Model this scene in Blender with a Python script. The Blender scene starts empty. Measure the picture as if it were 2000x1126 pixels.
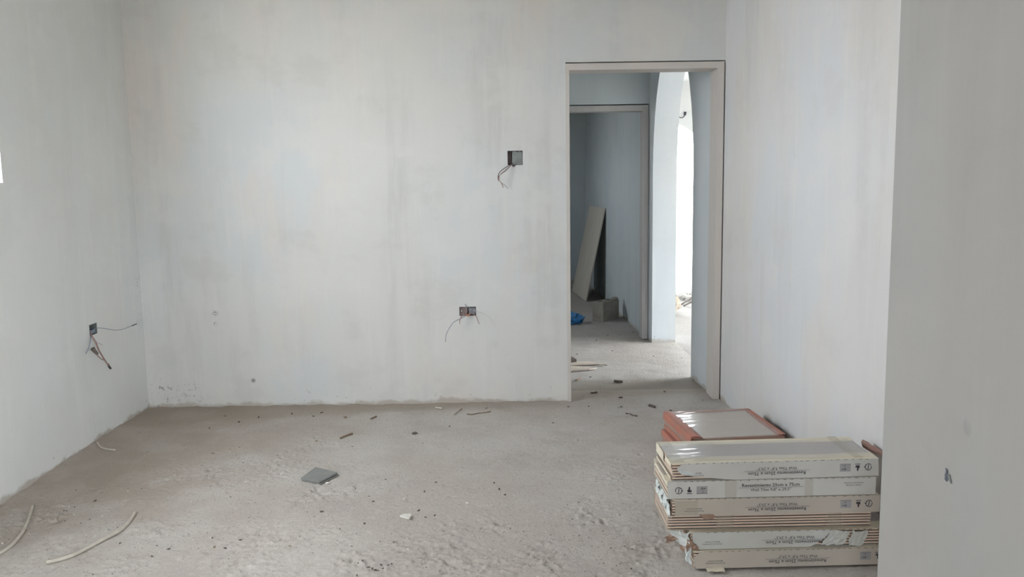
import bpy, bmesh, math, random
import numpy as np
from mathutils import Vector, Matrix
from mathutils.geometry import tessellate_polygon

S = bpy.context.scene
COL = S.collection
random.seed(7)

# ------------------------------------------------------------------ camera
W, H = 2000, 1126
F_PX, PITCH, YAW, ROLL = 1696.9, 0.129633, -0.003246, -0.014937
CAM = Vector((0, 0, 1.45))
_fw = Vector((-math.sin(YAW) * math.cos(PITCH), math.cos(YAW) * math.cos(PITCH), -math.sin(PITCH)))
_rt = Vector((math.cos(YAW), math.sin(YAW), 0))
_up = _rt.cross(_fw)
_r = math.cos(ROLL) * _rt + math.sin(ROLL) * _up
_u = -math.sin(ROLL) * _rt + math.cos(ROLL) * _up
cam_data = bpy.data.cameras.new('camera')
cam_data.sensor_width = 36.0
cam_data.lens = 36.0 * F_PX / W
cam_data.clip_start = 0.05
cam_data.clip_end = 300
cam = bpy.data.objects.new('camera', cam_data)
cam.matrix_world = Matrix.Translation(CAM) @ Matrix((
    (_r.x, _u.x, -_fw.x), (_r.y, _u.y, -_fw.y), (_r.z, _u.z, -_fw.z))).to_4x4()
COL.objects.link(cam)
S.camera = cam

def at(px, py, z=0.0):
    """the point of the level plane z that the photograph shows at a pixel"""
    d = _fw + _r * ((px - W / 2) / F_PX) - _u * ((py - H / 2) / F_PX)
    return CAM + d * ((z - CAM.z) / d.z)

# ------------------------------------------------------------------ sky, daylight through the openings, exposure
SKY_STRENGTH = 11.0
world = bpy.data.worlds.new('overcast_sky')
S.world = world
world.use_nodes = True
bg = world.node_tree.nodes['Background']
bg.inputs['Color'].default_value = (0.915, 0.965, 1.0, 1)
bg.inputs['Strength'].default_value = SKY_STRENGTH
S.view_settings.view_transform = 'Standard'
S.view_settings.look = 'None'
S.view_settings.exposure = 0.80
S.view_settings.gamma = 1.0
S.view_settings.use_curve_mapping = False
S.cycles.use_denoising = True
S.cycles.max_bounces = 14
S.cycles.diffuse_bounces = 10
S.cycles.transparent_max_bounces = 12
S.cycles.sample_clamp_indirect = 8.0

def portal(loc, rot, sx, sy):
    """sampling portal for the sky in an opening; gives no light of its own"""
    L = bpy.data.lights.new('window_portal', 'AREA')
    L.shape = 'RECTANGLE'
    L.size, L.size_y = sx, sy
    L.cycles.is_portal = True
    o = bpy.data.objects.new('window_portal', L)
    o.location, o.rotation_euler = loc, rot
    COL.objects.link(o)

# window in the left wall, invented openings behind the camera, second room's window, arch
WIN = (2.80, 4.05, 1.45, 2.62)            # y0 y1 z0 z1 of the window in the left wall
REAR = (-1.3, -0.5, 0.0, 2.1)             # x0 x1 z0 z1 of an invented doorway behind the camera for light
SIDE = (-1.0, 0.9, 0.7, 2.1)              # y0 y1 z0 z1 of an added, unseen window brightening the left wall
ROOM_WIN = (8.6, 9.3, 1.3, 2.1)
CEIL = 2.85
Y_REAR = -2.2
hp = math.pi / 2
portal((-2.62, (WIN[0] + WIN[1]) / 2, (WIN[2] + WIN[3]) / 2), (0, -hp, 0), WIN[3] - WIN[2], WIN[1] - WIN[0])
portal(((REAR[0] + REAR[1]) / 2, Y_REAR - .22, (REAR[2] + REAR[3]) / 2), (hp, 0, 0), REAR[1] - REAR[0], REAR[3] - REAR[2])
portal((1.06, (SIDE[0] + SIDE[1]) / 2, (SIDE[2] + SIDE[3]) / 2), (0, hp, 0), SIDE[3] - SIDE[2], SIDE[1] - SIDE[0])
portal((-2.0, (ROOM_WIN[0] + ROOM_WIN[1]) / 2, (ROOM_WIN[2] + ROOM_WIN[3]) / 2), (0, -hp, 0), ROOM_WIN[3] - ROOM_WIN[2], ROOM_WIN[1] - ROOM_WIN[0])

# ------------------------------------------------------------------ mesh helpers
def new_obj(name, mesh, mats=None, parent=None):
    o = bpy.data.objects.new(name, mesh)
    COL.objects.link(o)
    if parent is not None:
        o.parent = parent
    if mats is not None:
        if not isinstance(mats, (list, tuple)):
            mats = [mats]
        if not mesh.materials:
            for m in mats:
                mesh.materials.append(m)
    return o

def from_bm(name, bm, mats, parent=None, smooth=False):
    bmesh.ops.recalc_face_normals(bm, faces=bm.faces)
    me = bpy.data.meshes.new(name)
    bm.to_mesh(me)
    bm.free()
    if smooth:
        me.polygons.foreach_set('use_smooth', [True] * len(me.polygons))
    return new_obj(name, me, mats, parent)

def tag(o, label=None, cat=None, group=None, kind=None):
    if label: o['label'] = label
    if cat: o['category'] = cat
    if group: o['group'] = group
    if kind: o['kind'] = kind
    return o

def struct(o, label=None):
    o['kind'] = 'structure'
    if label: o['label'] = label
    return o

def empty(name, loc=(0, 0, 0), rz=0.0):
    o = bpy.data.objects.new(name, None)
    o.empty_display_size = 0.05
    o.location = loc
    o.rotation_euler = (0, 0, rz)
    COL.objects.link(o)
    return o

def bm_box(bm, x0, x1, y0, y1, z0, z1, mi=0):
    v = [bm.verts.new(p) for p in ((x0, y0, z0), (x1, y0, z0), (x1, y1, z0), (x0, y1, z0),
                                   (x0, y0, z1), (x1, y0, z1), (x1, y1, z1), (x0, y1, z1))]
    for f in ((0, 3, 2, 1), (4, 5, 6, 7), (0, 1, 5, 4), (1, 2, 6, 5), (2, 3, 7, 6), (3, 0, 4, 7)):
        bm.faces.new([v[i] for i in f]).material_index = mi
    return v

def box(name, x0, x1, y0, y1, z0, z1, mat, parent=None, bevel=0.0):
    bm = bmesh.new()
    bm_box(bm, x0, x1, y0, y1, z0, z1)
    if bevel:
        bmesh.ops.bevel(bm, geom=bm.edges[:], offset=bevel, segments=2, affect='EDGES')
    return from_bm(name, bm, mat, parent)

def prism(name, pts, mapf, mat, parent=None):
    """extrude a 2D outline: mapf(u, v, 0 or 1) gives the point on the front or back"""
    bm = bmesh.new()
    n = len(pts)
    a = [bm.verts.new(mapf(u, v, 0)) for u, v in pts]
    b = [bm.verts.new(mapf(u, v, 1)) for u, v in pts]
    tris = tessellate_polygon([[Vector((u, v, 0)) for u, v in pts]])
    for t in tris:
        bm.faces.new([a[i] for i in t])
        bm.faces.new([b[i] for i in reversed(t)])
    for i in range(n):
        j = (i + 1) % n
        bm.faces.new((a[i], a[j], b[j], b[i]))
    return from_bm(name, bm, mat, parent)

def wall_slab(name, p0, p1, thick, outline, mat, holes=(), blind=(), thick_side=1):
    """upright slab: outline in (u along p0->p1, v = height); thickness to the left (+1) or right (-1) of p0->p1"""
    p0, p1 = Vector((p0[0], p0[1], 0)), Vector((p1[0], p1[1], 0))
    d = (p1 - p0).normalized()
    n = Vector((-d.y, d.x, 0)) * thick_side * thick
    bm = bmesh.new()
    rect = lambda h: [(h[0], h[2]), (h[1], h[2]), (h[1], h[3]), (h[0], h[3])]
    thru = [rect(h) for h in holes]
    bl = [rect(h) for h in blind]
    def P(u, v, k): return p0 + d * u + n * k + Vector((0, 0, v))
    loops = [outline] + thru + bl
    va = [[bm.verts.new(P(u, v, 0)) for u, v in lp] for lp in loops]
    vb = [[bm.verts.new(P(u, v, 1)) for u, v in lp] for lp in loops[:1 + len(thru)]]
    fa = [x for l in va for x in l]
    fb = [x for l in vb for x in l]
    for t in tessellate_polygon([[Vector((u, v, 0)) for u, v in lp] for lp in loops]):
        bm.faces.new([fa[i] for i in t])
    for t in tessellate_polygon([[Vector((u, v, 0)) for u, v in lp] for lp in loops[:1 + len(thru)]]):
        bm.faces.new([fb[i] for i in t])
    for la, lb in zip(va, vb):
        for i in range(len(la)):
            j = (i + 1) % len(la)
            bm.faces.new((la[i], la[j], lb[j], lb[i]))
    return struct(from_bm(name, bm, mat))

def tube(name, pts, r, mat, parent=None, sides=6, sub=6, taper=None):
    P = [Vector(p) for p in pts]
    Q = []
    for i in range(len(P) - 1):
        a, b, c, d = P[max(i - 1, 0)], P[i], P[i + 1], P[min(i + 2, len(P) - 1)]
        for k in range(sub):
            t = k / sub
            Q.append(0.5 * ((2 * b) + (c - a) * t + (2 * a - 5 * b + 4 * c - d) * t * t + (3 * b - a - 3 * c + d) * t ** 3))
    Q.append(P[-1])
    bm = bmesh.new()
    rings = []
    for i, q in enumerate(Q):
        t = (Q[min(i + 1, len(Q) - 1)] - Q[max(i - 1, 0)]).normalized()
        s = t.cross(Vector((0, 0, 1)))
        if s.length < 1e-3: s = t.cross(Vector((1, 0, 0)))
        s.normalize()
        w = s.cross(t)
        rr = r if taper is None else r * (1 + (taper - 1) * i / (len(Q) - 1))
        rings.append([bm.verts.new(q + rr * (math.cos(2 * math.pi * k / sides) * s + math.sin(2 * math.pi * k / sides) * w)) for k in range(sides)])
    for a, b in zip(rings, rings[1:]):
        for k in range(sides):
            bm.faces.new((a[k], a[(k + 1) % sides], b[(k + 1) % sides], b[k]))
    bm.faces.new(rings[0][::-1])
    bm.faces.new(rings[-1])
    return from_bm(name, bm, mat, parent, smooth=True)

def crumple(name, c, nx, ny, amp, seed, mat, parent=None, thick=0.0012, jag=0.0):
    """crumpled sheet over the quad c (four corners), a closed thin mesh"""
    rnd = random.Random(seed)
    c = [Vector(p) for p in c]
    nrm = (c[1] - c[0]).cross(c[3] - c[0]).normalized()
    bm = bmesh.new()
    ga, gb = [], []
    for j in range(ny + 1):
        ra, rb = [], []
        for i in range(nx + 1):
            s, t = i / nx, j / ny
            p = (c[0] * (1 - s) + c[1] * s) * (1 - t) + (c[3] * (1 - s) + c[2] * s) * t
            p = p + nrm * rnd.uniform(-amp, amp)
            if i in (0, nx): p = p + (c[1] - c[0]) * rnd.uniform(-jag, jag)
            if j in (0, ny): p = p + (c[3] - c[0]) * rnd.uniform(-jag, jag)
            ra.append(bm.verts.new(p))
            rb.append(bm.verts.new(p + nrm * thick))
        ga.append(ra); gb.append(rb)
    for j in range(ny):
        for i in range(nx):
            bm.faces.new((ga[j][i], ga[j][i + 1], ga[j + 1][i + 1], ga[j + 1][i]))
            bm.faces.new((gb[j][i], gb[j + 1][i], gb[j + 1][i + 1], gb[j][i + 1]))
    for i in range(nx):
        bm.faces.new((ga[0][i], gb[0][i], gb[0][i + 1], ga[0][i + 1]))
        bm.faces.new((ga[ny][i], ga[ny][i + 1], gb[ny][i + 1], gb[ny][i]))
    for j in range(ny):
        bm.faces.new((ga[j][0], ga[j + 1][0], gb[j + 1][0], gb[j][0]))
        bm.faces.new((ga[j][nx], gb[j][nx], gb[j + 1][nx], ga[j + 1][nx]))
    return from_bm(name, bm, mat, parent)

def stone_mesh(name, seed, sx, sy, sz, mat, rough=0.22, sub=2):
    rnd = random.Random(seed)
    bm = bmesh.new()
    bmesh.ops.create_icosphere(bm, subdivisions=sub, radius=1.0)
    dirs = [(Vector((rnd.uniform(-1, 1), rnd.uniform(-1, 1), rnd.uniform(-1, 1))).normalized(), rnd.uniform(.55, .85)) for _ in range(7)]
    for v in bm.verts:
        p = v.co.copy()
        for d, k in dirs:
            t = p.dot(d)
            if t > k: p -= d * (t - k)
        p *= 1 + rnd.uniform(-rough, rough) * 0.25
        v.co = Vector((p.x * sx, p.y * sy, p.z * sz))
    bmesh.ops.recalc_face_normals(bm, faces=bm.faces)
    zmin = min(v.co.z for v in bm.verts)
    for v in bm.verts: v.co.z -= zmin
    me = bpy.data.meshes.new(name)
    bm.to_mesh(me); bm.free()
    me.materials.append(mat)
    return me

# ------------------------------------------------------------------ material helpers
def mat(name, base, rough=0.8, var=0.0, scale=8.0, stretch=(1, 1, 1), tint=None, bump=0.0, bscale=60.0, spec=0.3, bdist=0.002, metal=0.0):
    """plain surface with noise between base and tint, and a fine bump"""
    m = bpy.data.materials.new(name)
    m.use_nodes = True
    nt = m.node_tree
    N, L = nt.nodes, nt.links
    b = N['Principled BSDF']
    b.inputs['Roughness'].default_value = rough
    b.inputs['Specular IOR Level'].default_value = spec
    b.inputs['Metallic'].default_value = metal
    b.inputs['Base Color'].default_value = (*base, 1)
    tc = N.new('ShaderNodeTexCoord')
    if var or tint:
        t = tint or tuple(c * (1 - var) for c in base)
        mp = N.new('ShaderNodeMapping'); mp.inputs['Scale'].default_value = stretch
        L.new(tc.outputs['Object'], mp.inputs['Vector'])
        n = N.new('ShaderNodeTexNoise'); n.inputs['Scale'].default_value = scale; n.inputs['Detail'].default_value = 5
        L.new(mp.outputs['Vector'], n.inputs['Vector'])
        r = N.new('ShaderNodeValToRGB')
        r.color_ramp.elements[0].position, r.color_ramp.elements[1].position = .35, .65
        r.color_ramp.elements[0].color, r.color_ramp.elements[1].color = (*base, 1), (*t, 1)
        L.new(n.outputs['Fac'], r.inputs['Fac'])
        L.new(r.outputs['Color'], b.inputs['Base Color'])
    if bump:
        n2 = N.new('ShaderNodeTexNoise'); n2.inputs['Scale'].default_value = bscale; n2.inputs['Detail'].default_value = 4
        L.new(tc.outputs['Object'], n2.inputs['Vector'])
        bp = N.new('ShaderNodeBump'); bp.inputs['Strength'].default_value = bump; bp.inputs['Distance'].default_value = bdist
        L.new(n2.outputs['Fac'], bp.inputs['Height']); L.new(bp.outputs['Normal'], b.inputs['Normal'])
    return m

class G:
    """small node-graph helper"""
    def __init__(s, name):
        s.m = bpy.data.materials.new(name); s.m.use_nodes = True
        s.N, s.L = s.m.node_tree.nodes, s.m.node_tree.links
        s.b = s.N['Principled BSDF']
        s.tc = s.N.new('ShaderNodeTexCoord').outputs['Object']
    def map(s, scale=(1, 1, 1), loc=(0, 0, 0)):
        n = s.N.new('ShaderNodeMapping'); n.inputs['Scale'].default_value = scale; n.inputs['Location'].default_value = loc
        s.L.new(s.tc, n.inputs['Vector']); return n.outputs['Vector']
    def noise(s, vec, scale, detail=4, rough=.55):
        n = s.N.new('ShaderNodeTexNoise'); n.inputs['Scale'].default_value = scale
        n.inputs['Detail'].default_value = detail; n.inputs['Roughness'].default_value = rough
        s.L.new(vec, n.inputs['Vector']); return n.outputs['Fac']
    def ramp(s, fac, a, b, va=0.0, vb=1.0):
        n = s.N.new('ShaderNodeMapRange'); n.interpolation_type = 'SMOOTHSTEP'
        for k, v in zip(('From Min', 'From Max', 'To Min', 'To Max'), (a, b, va, vb)): n.inputs[k].default_value = v
        s.L.new(fac, n.inputs['Value']); return n.outputs['Result']
    def mix(s, fac, a, b):
        n = s.N.new('ShaderNodeMix'); n.data_type = 'RGBA'
        for sock, v in ((n.inputs[0], fac), (n.inputs[6], a), (n.inputs[7], b)):
            if isinstance(v, tuple): sock.default_value = (*v, 1)
            elif isinstance(v, (int, float)): sock.default_value = v
            else: s.L.new(v, sock)
        return n.outputs[2]
    def math(s, op, a, b=0.0):
        n = s.N.new('ShaderNodeMath'); n.operation = op
        for sock, v in zip(n.inputs, (a, b)):
            if isinstance(v, (int, float)): sock.default_value = v
            else: s.L.new(v, sock)
        return n.outputs[0]
    def sep(s, vec=None):
        n = s.N.new('ShaderNodeSeparateXYZ'); s.L.new(vec or s.tc, n.inputs[0]); return n.outputs
    def blob(s, c, r):
        """soft round mask about a point of the surface, a patch with its own place"""
        n = s.N.new('ShaderNodeVectorMath'); n.operation = 'DISTANCE'
        s.L.new(s.tc, n.inputs[0]); n.inputs[1].default_value = c
        return s.ramp(n.outputs['Value'], r, r * .3)
    def finish(s, col, rough=.85, spec=.25, heights=()):
        s.L.new(col, s.b.inputs['Base Color'])
        s.b.inputs['Roughness'].default_value = rough
        s.b.inputs['Specular IOR Level'].default_value = spec
        last = None
        for h, st, dist in heights:
            bp = s.N.new('ShaderNodeBump'); bp.inputs['Strength'].default_value = st; bp.inputs['Distance'].default_value = dist
            s.L.new(h, bp.inputs['Height'])
            if last: s.L.new(last, bp.inputs['Normal'])
            last = bp.outputs['Normal']
        if last: s.L.new(last, s.b.inputs['Normal'])
        return s.m

def plaster(name, base, cool, warm, dark=.9, stains=(), dirt=True, amount=1.0):
    """skim-coated, primed wall: vertical roller streaks, patches, dirt at the foot"""
    g = G(name)
    streak = g.noise(g.map((2.4, 2.4, .3)), 1.3, 6, .62)
    fine = g.noise(g.map((11, 11, .9)), 1.3, 6, .65)
    brush = g.noise(g.map((2.0, 2.0, 2.6), (5, 8, 1)), 1.2, 5, .6)
    patch = g.noise(g.map((1, 1, .8), (3, 1, 7)), 1.1, 3)
    patch2 = g.noise(g.map((1.7, 1.7, .7), (9, 4, 2)), 1.3, 4, .6)
    c = g.mix(g.ramp(patch, .42, .62, 0, amount), base, cool)
    c = g.mix(g.ramp(patch2, .5, .68, 0, .8 * amount), c, warm)
    dk = tuple(x * dark for x in base)
    c = g.mix(g.ramp(streak, .5, .72, 0, .75 * amount), c, dk)
    lt = tuple(min(x * 1.05, .95) for x in base)
    c = g.mix(g.ramp(fine, .5, .72, 0, .6 * amount), c, lt)
    c = g.mix(g.ramp(brush, .52, .66, 0, .5 * amount), c, lt)
    c = g.mix(g.ramp(brush, .46, .34, 0, .35 * amount), c, dk)
    if dirt:
        z = g.sep()[2]
        zz = g.math('ADD', z, g.math('MULTIPLY', g.math('SUBTRACT', g.noise(g.tc, 7, 5), .5), .12))
        c = g.mix(g.ramp(zz, .030, .004, 0, .7), c, (.40, .35, .30))
        specks = g.math('MULTIPLY', g.ramp(g.noise(g.tc, 38, 3, .7), .67, .73), g.ramp(z, .16, .03))
        c = g.mix(g.math('MULTIPLY', specks, .7), c, (.18, .17, .16))
    for cc, r, col, k, fr, lo in stains:
        w = g.math('MULTIPLY', g.blob(cc, r), k)
        w = g.math('MULTIPLY', w, g.ramp(g.noise(g.tc, fr, 4), lo, lo + .14))
        c = g.mix(w, c, col)
    return g.finish(c, .82, .25, ((g.noise(g.map((1, 1, .5)), 2.2, 3), .25, .02), (g.noise(g.tc, 120, 4), .12, .002)))

# ------------------------------------------------------------------ room dimensions (metres)
XL, YB = -2.329, 5.458
RW = lambda y: 1.349 - 0.03295 * (y - YB)          # face of the right wall
DOOR = (0.3662, 2.130)                              # left edge and head of the opening in the back wall
TH = 0.195                                         # back wall thickness
YC = YB + TH
CR0, CR1 = (1.318, YC), (1.224, 7.56)              # corridor right wall with the arch
Y2 = 7.55
PORCH_X, PORCH_Z, PORCH_Y, PORCH_END = 1.43, 2.56, 11.0, 4.2
portal((PORCH_END + .25, 7.35, 1.15), (0, hp, 0), 2.4, 3.0)
portal((2.1, PORCH_Y + .3, 1.2), (-hp, 0, 0), 1.8, 2.4)

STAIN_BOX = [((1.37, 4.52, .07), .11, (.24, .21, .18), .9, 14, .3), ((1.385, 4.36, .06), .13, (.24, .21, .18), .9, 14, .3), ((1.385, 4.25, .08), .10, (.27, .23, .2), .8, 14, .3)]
M_BACK = plaster('plaster_primer', (.66, .66, .645), (.62, .645, .655), (.68, .645, .615), .84, stains=[
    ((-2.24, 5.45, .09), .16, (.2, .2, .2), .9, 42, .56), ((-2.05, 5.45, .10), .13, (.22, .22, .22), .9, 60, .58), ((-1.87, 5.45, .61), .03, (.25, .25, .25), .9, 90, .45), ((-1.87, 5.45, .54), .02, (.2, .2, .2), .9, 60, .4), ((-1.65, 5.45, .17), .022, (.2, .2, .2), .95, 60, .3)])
M_LEFT = plaster('primer_left_lightened', (.78, .795, .785), (.76, .785, .785), (.78, .775, .755), .93, stains=[((-2.329, 5.43, .80), .10, (.3, .3, .3), .7, 60, .55), ((-2.329, 5.42, .62), .10, (.3, .3, .3), .7, 50, .56)])  # primer lightened to make up for light missing on this wall
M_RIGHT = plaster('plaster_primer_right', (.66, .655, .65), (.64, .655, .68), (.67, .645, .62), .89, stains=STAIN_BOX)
M_NEAR = plaster('primer_near_darkened', (.375, .37, .357), (.37, .37, .36), (.385, .367, .35), .92, amount=1.0, stains=[((.84, 1.55, .977), .022, (.29, .29, .28), .6, 14, .3)])  # primer darkened to offset too much light on the near wall
M_CORR = plaster('plaster_skylit_blue', (.50, .54, .555), (.46, .515, .545), (.53, .55, .55), .88)  # bluish cast of the sky light mixed into the plaster colour
M_CORR2 = plaster('plaster_skylit_pale', (.61, .64, .66), (.58, .625, .66), (.62, .635, .64), .9)  # paler copy, brightness of the arch wall put into its colour
M_PORCH = plaster('plaster_white', (.60, .605, .60), (.585, .60, .605), (.61, .595, .575), .96, dirt=False)
M_CEIL = plaster('unseen_ceiling_dark', (.34, .33, .31), (.33, .33, .32), (.35, .32, .30), .9, dirt=False)  # unseen ceiling kept dark to weaken bounced light
M_UNSEEN = plaster('unseen_wall_dark', (.32, .30, .28), (.31, .30, .29), (.33, .30, .27), .9)  # dark tone for unseen walls, reduces light bounced into the room
M_FRAME = mat('primed_wood', (.60, .555, .515), .75, tint=(.57, .55, .53), scale=3, stretch=(6, 6, .6), bump=.15, bscale=90)
M_FRAME2 = mat('primed_wood_dull', (.46, .45, .44), .75, tint=(.43, .42, .41), scale=3, stretch=(6, 6, .6), bump=.15, bscale=90)

# ------------------------------------------------------------------ numpy value noise for the rough floor
_TAB = {}
def lattice_noise(x, y, scale, seed):
    tab = _TAB.get(seed)
    if tab is None:
        tab = _TAB[seed] = np.random.RandomState(seed).rand(256, 256)
    u, v = x * scale + 1000.3, y * scale + 1000.7
    i, j = np.floor(u).astype(int), np.floor(v).astype(int)
    a, b = u - i, v - j
    a, b = a * a * (3 - 2 * a), b * b * (3 - 2 * b)
    g = lambda p, q: tab[p % 256, q % 256]
    return (g(i, j) * (1 - a) + g(i + 1, j) * a) * (1 - b) + (g(i, j + 1) * (1 - a) + g(i + 1, j + 1) * a) * b - .5

def fbm(x, y, scale, seed, oct=4, gain=.5):
    s, amp = 0, 1.0
    for k in range(oct):
        s = s + amp * lattice_noise(x, y, scale * 2 ** k, seed + k)
        amp *= gain
    return s

ROUGH = [(.45, 3.55, .45), (.75, 3.95, .35), (-1.0, 3.95, .40), (-.75, 3.30, .55), (-1.5, 3.4, .45), (.0, 3.2, .4), (.35, 3.2, .3), (-1.35, 4.2, .35), (-1.9, 3.7, .3)]
def floor_h(x, y):
    x, y = np.asarray(x, float), np.asarray(y, float)
    m = np.zeros_like(x)
    for cx, cy, r in ROUGH:
        m = np.maximum(m, np.exp(-(((x - cx) / r) ** 2 + ((y - cy) / (r * .8)) ** 2)))
    m = np.clip(m * 1.2 + fbm(x, y, 2.5, 50, 3) * .9, .06, 1.0)
    h = .010 * fbm(x, y, 1.1, 3, 2) + .0035 * fbm(x, y, 9, 11, 2)
    lump = fbm(x, y, 52, 21, 2, .6)
    m = m * np.clip(.55 + 2.2 * fbm(x, y, 5.5, 55, 3), .08, 1.25)
    h = h + m * (.009 * np.clip(lump, -.35, .8) + .013 * np.clip(lump - .25, 0, 1))
    pits = np.clip(fbm(x, y, 22, 33, 2) - .33, 0, .3)
    h = h - m * .06 * pits
    # mortar and dirt gathered along the walls
    for dist in (x - XL, YB - y + 10 * (x > .37) + 10 * (y > YB), RW(y) - x + 10 * (y > YB)):
        w = .035 + .05 * np.clip(fbm(x, y, 6, 61, 3) + .35, 0, 1)
        h = h + np.where(dist < 1, .010 * np.exp(-np.clip(dist, 0, 9) / w) * (.5 + np.clip(fbm(x, y, 14, 71, 3) + .5, 0, 1.2)), 0)
    return h - .002

def grid(name, x0, x1, y0, y1, step, mt, dz=0.0, fn=floor_h):
    nx, ny = int((x1 - x0) / step) + 1, int((y1 - y0) / step) + 1
    X, Y = np.meshgrid(np.linspace(x0, x1, nx), np.linspace(y0, y1, ny))
    Z = fn(X, Y) + dz
    co = np.stack([X, Y, Z], -1).reshape(-1, 3)
    idx = np.arange(nx * ny).reshape(ny, nx)
    q = np.stack([idx[:-1, :-1], idx[:-1, 1:], idx[1:, 1:], idx[1:, :-1]], -1).reshape(-1)
    me = bpy.data.meshes.new(name)
    me.vertices.add(nx * ny); me.vertices.foreach_set('co', co.ravel())
    nf = (nx - 1) * (ny - 1)
    me.loops.add(nf * 4); me.loops.foreach_set('vertex_index', q.astype(np.int32))
    me.polygons.add(nf)
    me.polygons.foreach_set('loop_start', np.arange(0, nf * 4, 4, dtype=np.int32))
    me.polygons.foreach_set('use_smooth', np.ones(nf, bool))
    me.update(calc_edges=True); me.validate()
    return struct(new_obj(name, me, mt))

def fz(x, y): return float(floor_h(np.array([x]), np.array([y]))[0])

def floor_mat(name, tone):
    g = G(name)
    big = g.noise(g.map((1, 1, 1), (2, 5, 0)), .9, 4, .6)
    mid = g.noise(g.map((1, 1, 1), (7, 1, 0)), 3.5, 5, .65)
    fin = g.noise(g.tc, 26, 5, .7)
    grit = g.noise(g.tc, 150, 3, .7)
    c = g.mix(g.ramp(big, .4, .62), (.52, .475, .435), (.58, .55, .52))
    c = g.mix(g.ramp(mid, .45, .7, 0, .7), c, (.47, .425, .39))
    c = g.mix(g.ramp(fin, .5, .72, 0, .5), c, (.63, .60, .565))
    c = g.mix(g.ramp(grit, .57, .70, 0, .5), c, (.34, .315, .295))
    spk = g.noise(g.map((1, 1, 1), (3, 3, 0)), 75, 4, .75)
    c = g.mix(g.ramp(spk, .58, .68, 0, .8), c, (.28, .25, .225))
    c = g.mix(g.ramp(spk, .40, .30, 0, .6), c, (.70, .67, .63))
    xyz = g.sep()
    brown = g.math('MULTIPLY', g.ramp(xyz[0], -.7, -1.9), g.ramp(xyz[1], 3.0, 3.8))
    c = g.mix(g.math('MULTIPLY', brown, g.ramp(mid, .3, .6, .25, .8)), c, (.42, .36, .305))
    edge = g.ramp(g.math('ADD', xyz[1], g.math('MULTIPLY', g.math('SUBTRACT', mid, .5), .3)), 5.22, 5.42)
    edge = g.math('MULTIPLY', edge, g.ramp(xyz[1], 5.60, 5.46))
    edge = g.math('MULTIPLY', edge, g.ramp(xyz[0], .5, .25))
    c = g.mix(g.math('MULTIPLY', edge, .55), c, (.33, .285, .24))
    # brown band across the threshold
    th = g.math('MULTIPLY', g.ramp(g.math('ADD', xyz[1], g.math('MULTIPLY', xyz[0], -.18)), 5.38, 5.48), g.ramp(xyz[1], 6.12, 5.98))
    c = g.mix(g.math('MULTIPLY', th, .55), c, (.40, .345, .285))
    for cc, r, k in (((-2.0, 3.05, 0), .3, .8), ((-1.85, 3.35, 0), .16, .6), ((-.9, 3.25, 0), .5, .35)):  # pale patches; the broadest paints the window's light onto the floor
        c = g.mix(g.math('MULTIPLY', g.math('MULTIPLY', g.blob(cc, r), k), g.ramp(fin, .35, .6)), c, (.70, .67, .63))
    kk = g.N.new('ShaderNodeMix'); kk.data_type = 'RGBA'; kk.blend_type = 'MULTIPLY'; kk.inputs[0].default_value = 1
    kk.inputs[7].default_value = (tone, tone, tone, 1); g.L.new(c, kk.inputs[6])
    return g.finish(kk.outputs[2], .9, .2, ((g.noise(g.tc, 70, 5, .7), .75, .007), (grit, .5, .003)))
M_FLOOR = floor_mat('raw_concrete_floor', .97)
M_FLOOR2 = floor_mat('concrete_floor_darkened', .78)  # same concrete, tone lowered to offset strong corridor light

grid('floor', -2.45, 1.62, 2.85, 5.75, .0062, M_FLOOR)
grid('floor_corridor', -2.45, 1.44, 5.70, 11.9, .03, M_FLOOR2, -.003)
grid('floor_porch', 1.41, 4.6, 5.70, 11.9, .03, floor_mat('porch_screed', .60), -.004)  # tone lowered to offset the strong porch light
grid('floor_near', -2.6, 1.7, -2.6, 2.9, .05, M_FLOOR, -.003)
M_GROUND = mat('pale_dry_ground', (.55, .50, .44), .95, tint=(.48, .43, .38), scale=1.5, bump=.4, bscale=20, bdist=.02)
struct(box('ground', -45, 45, -45, 60, -.40, -.05, M_GROUND))

# ------------------------------------------------------------------ walls
Tz = CEIL + .02
U = lambda x: x - (XL - .2)
wall_slab('wall_back', (XL - .2, YB), (1.60, YB), TH,
          [(0, -.05), (U(DOOR[0]), -.05), (U(DOOR[0]), DOOR[1]), (U(1.349), DOOR[1]), (U(1.349), -.05), (U(1.6), -.05), (U(1.6), Tz), (0, Tz)],
          M_BACK, blind=[(U(.002), U(.096), 1.512, 1.600), (U(-.319), U(-.213), .568, .626)])
YS = 1.9                                            # unseen walls from here back are dark to cut bounced light
wall_slab('wall_left', (XL, YS), (XL, YC), .28, [(0, -.05), (YC - YS, -.05), (YC - YS, Tz), (0, Tz)], M_LEFT,
          holes=[(WIN[0] - YS, WIN[1] - YS, WIN[2], WIN[3])], blind=[(4.755 - YS, 4.845 - YS, .600, .662)])
wall_slab('wall_left_near', (XL, Y_REAR - .2), (XL, YS), .2, [(0, -.05), (YS - Y_REAR + .2, -.05), (YS - Y_REAR + .2, Tz), (0, Tz)], M_UNSEEN)
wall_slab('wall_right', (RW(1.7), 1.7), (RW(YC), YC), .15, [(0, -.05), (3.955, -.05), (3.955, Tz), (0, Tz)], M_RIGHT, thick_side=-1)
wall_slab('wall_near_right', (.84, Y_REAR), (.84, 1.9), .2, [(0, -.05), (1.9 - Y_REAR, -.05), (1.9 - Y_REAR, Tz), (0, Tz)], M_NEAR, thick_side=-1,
          holes=[(SIDE[0] - Y_REAR, SIDE[1] - Y_REAR, SIDE[2], SIDE[3])])
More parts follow.
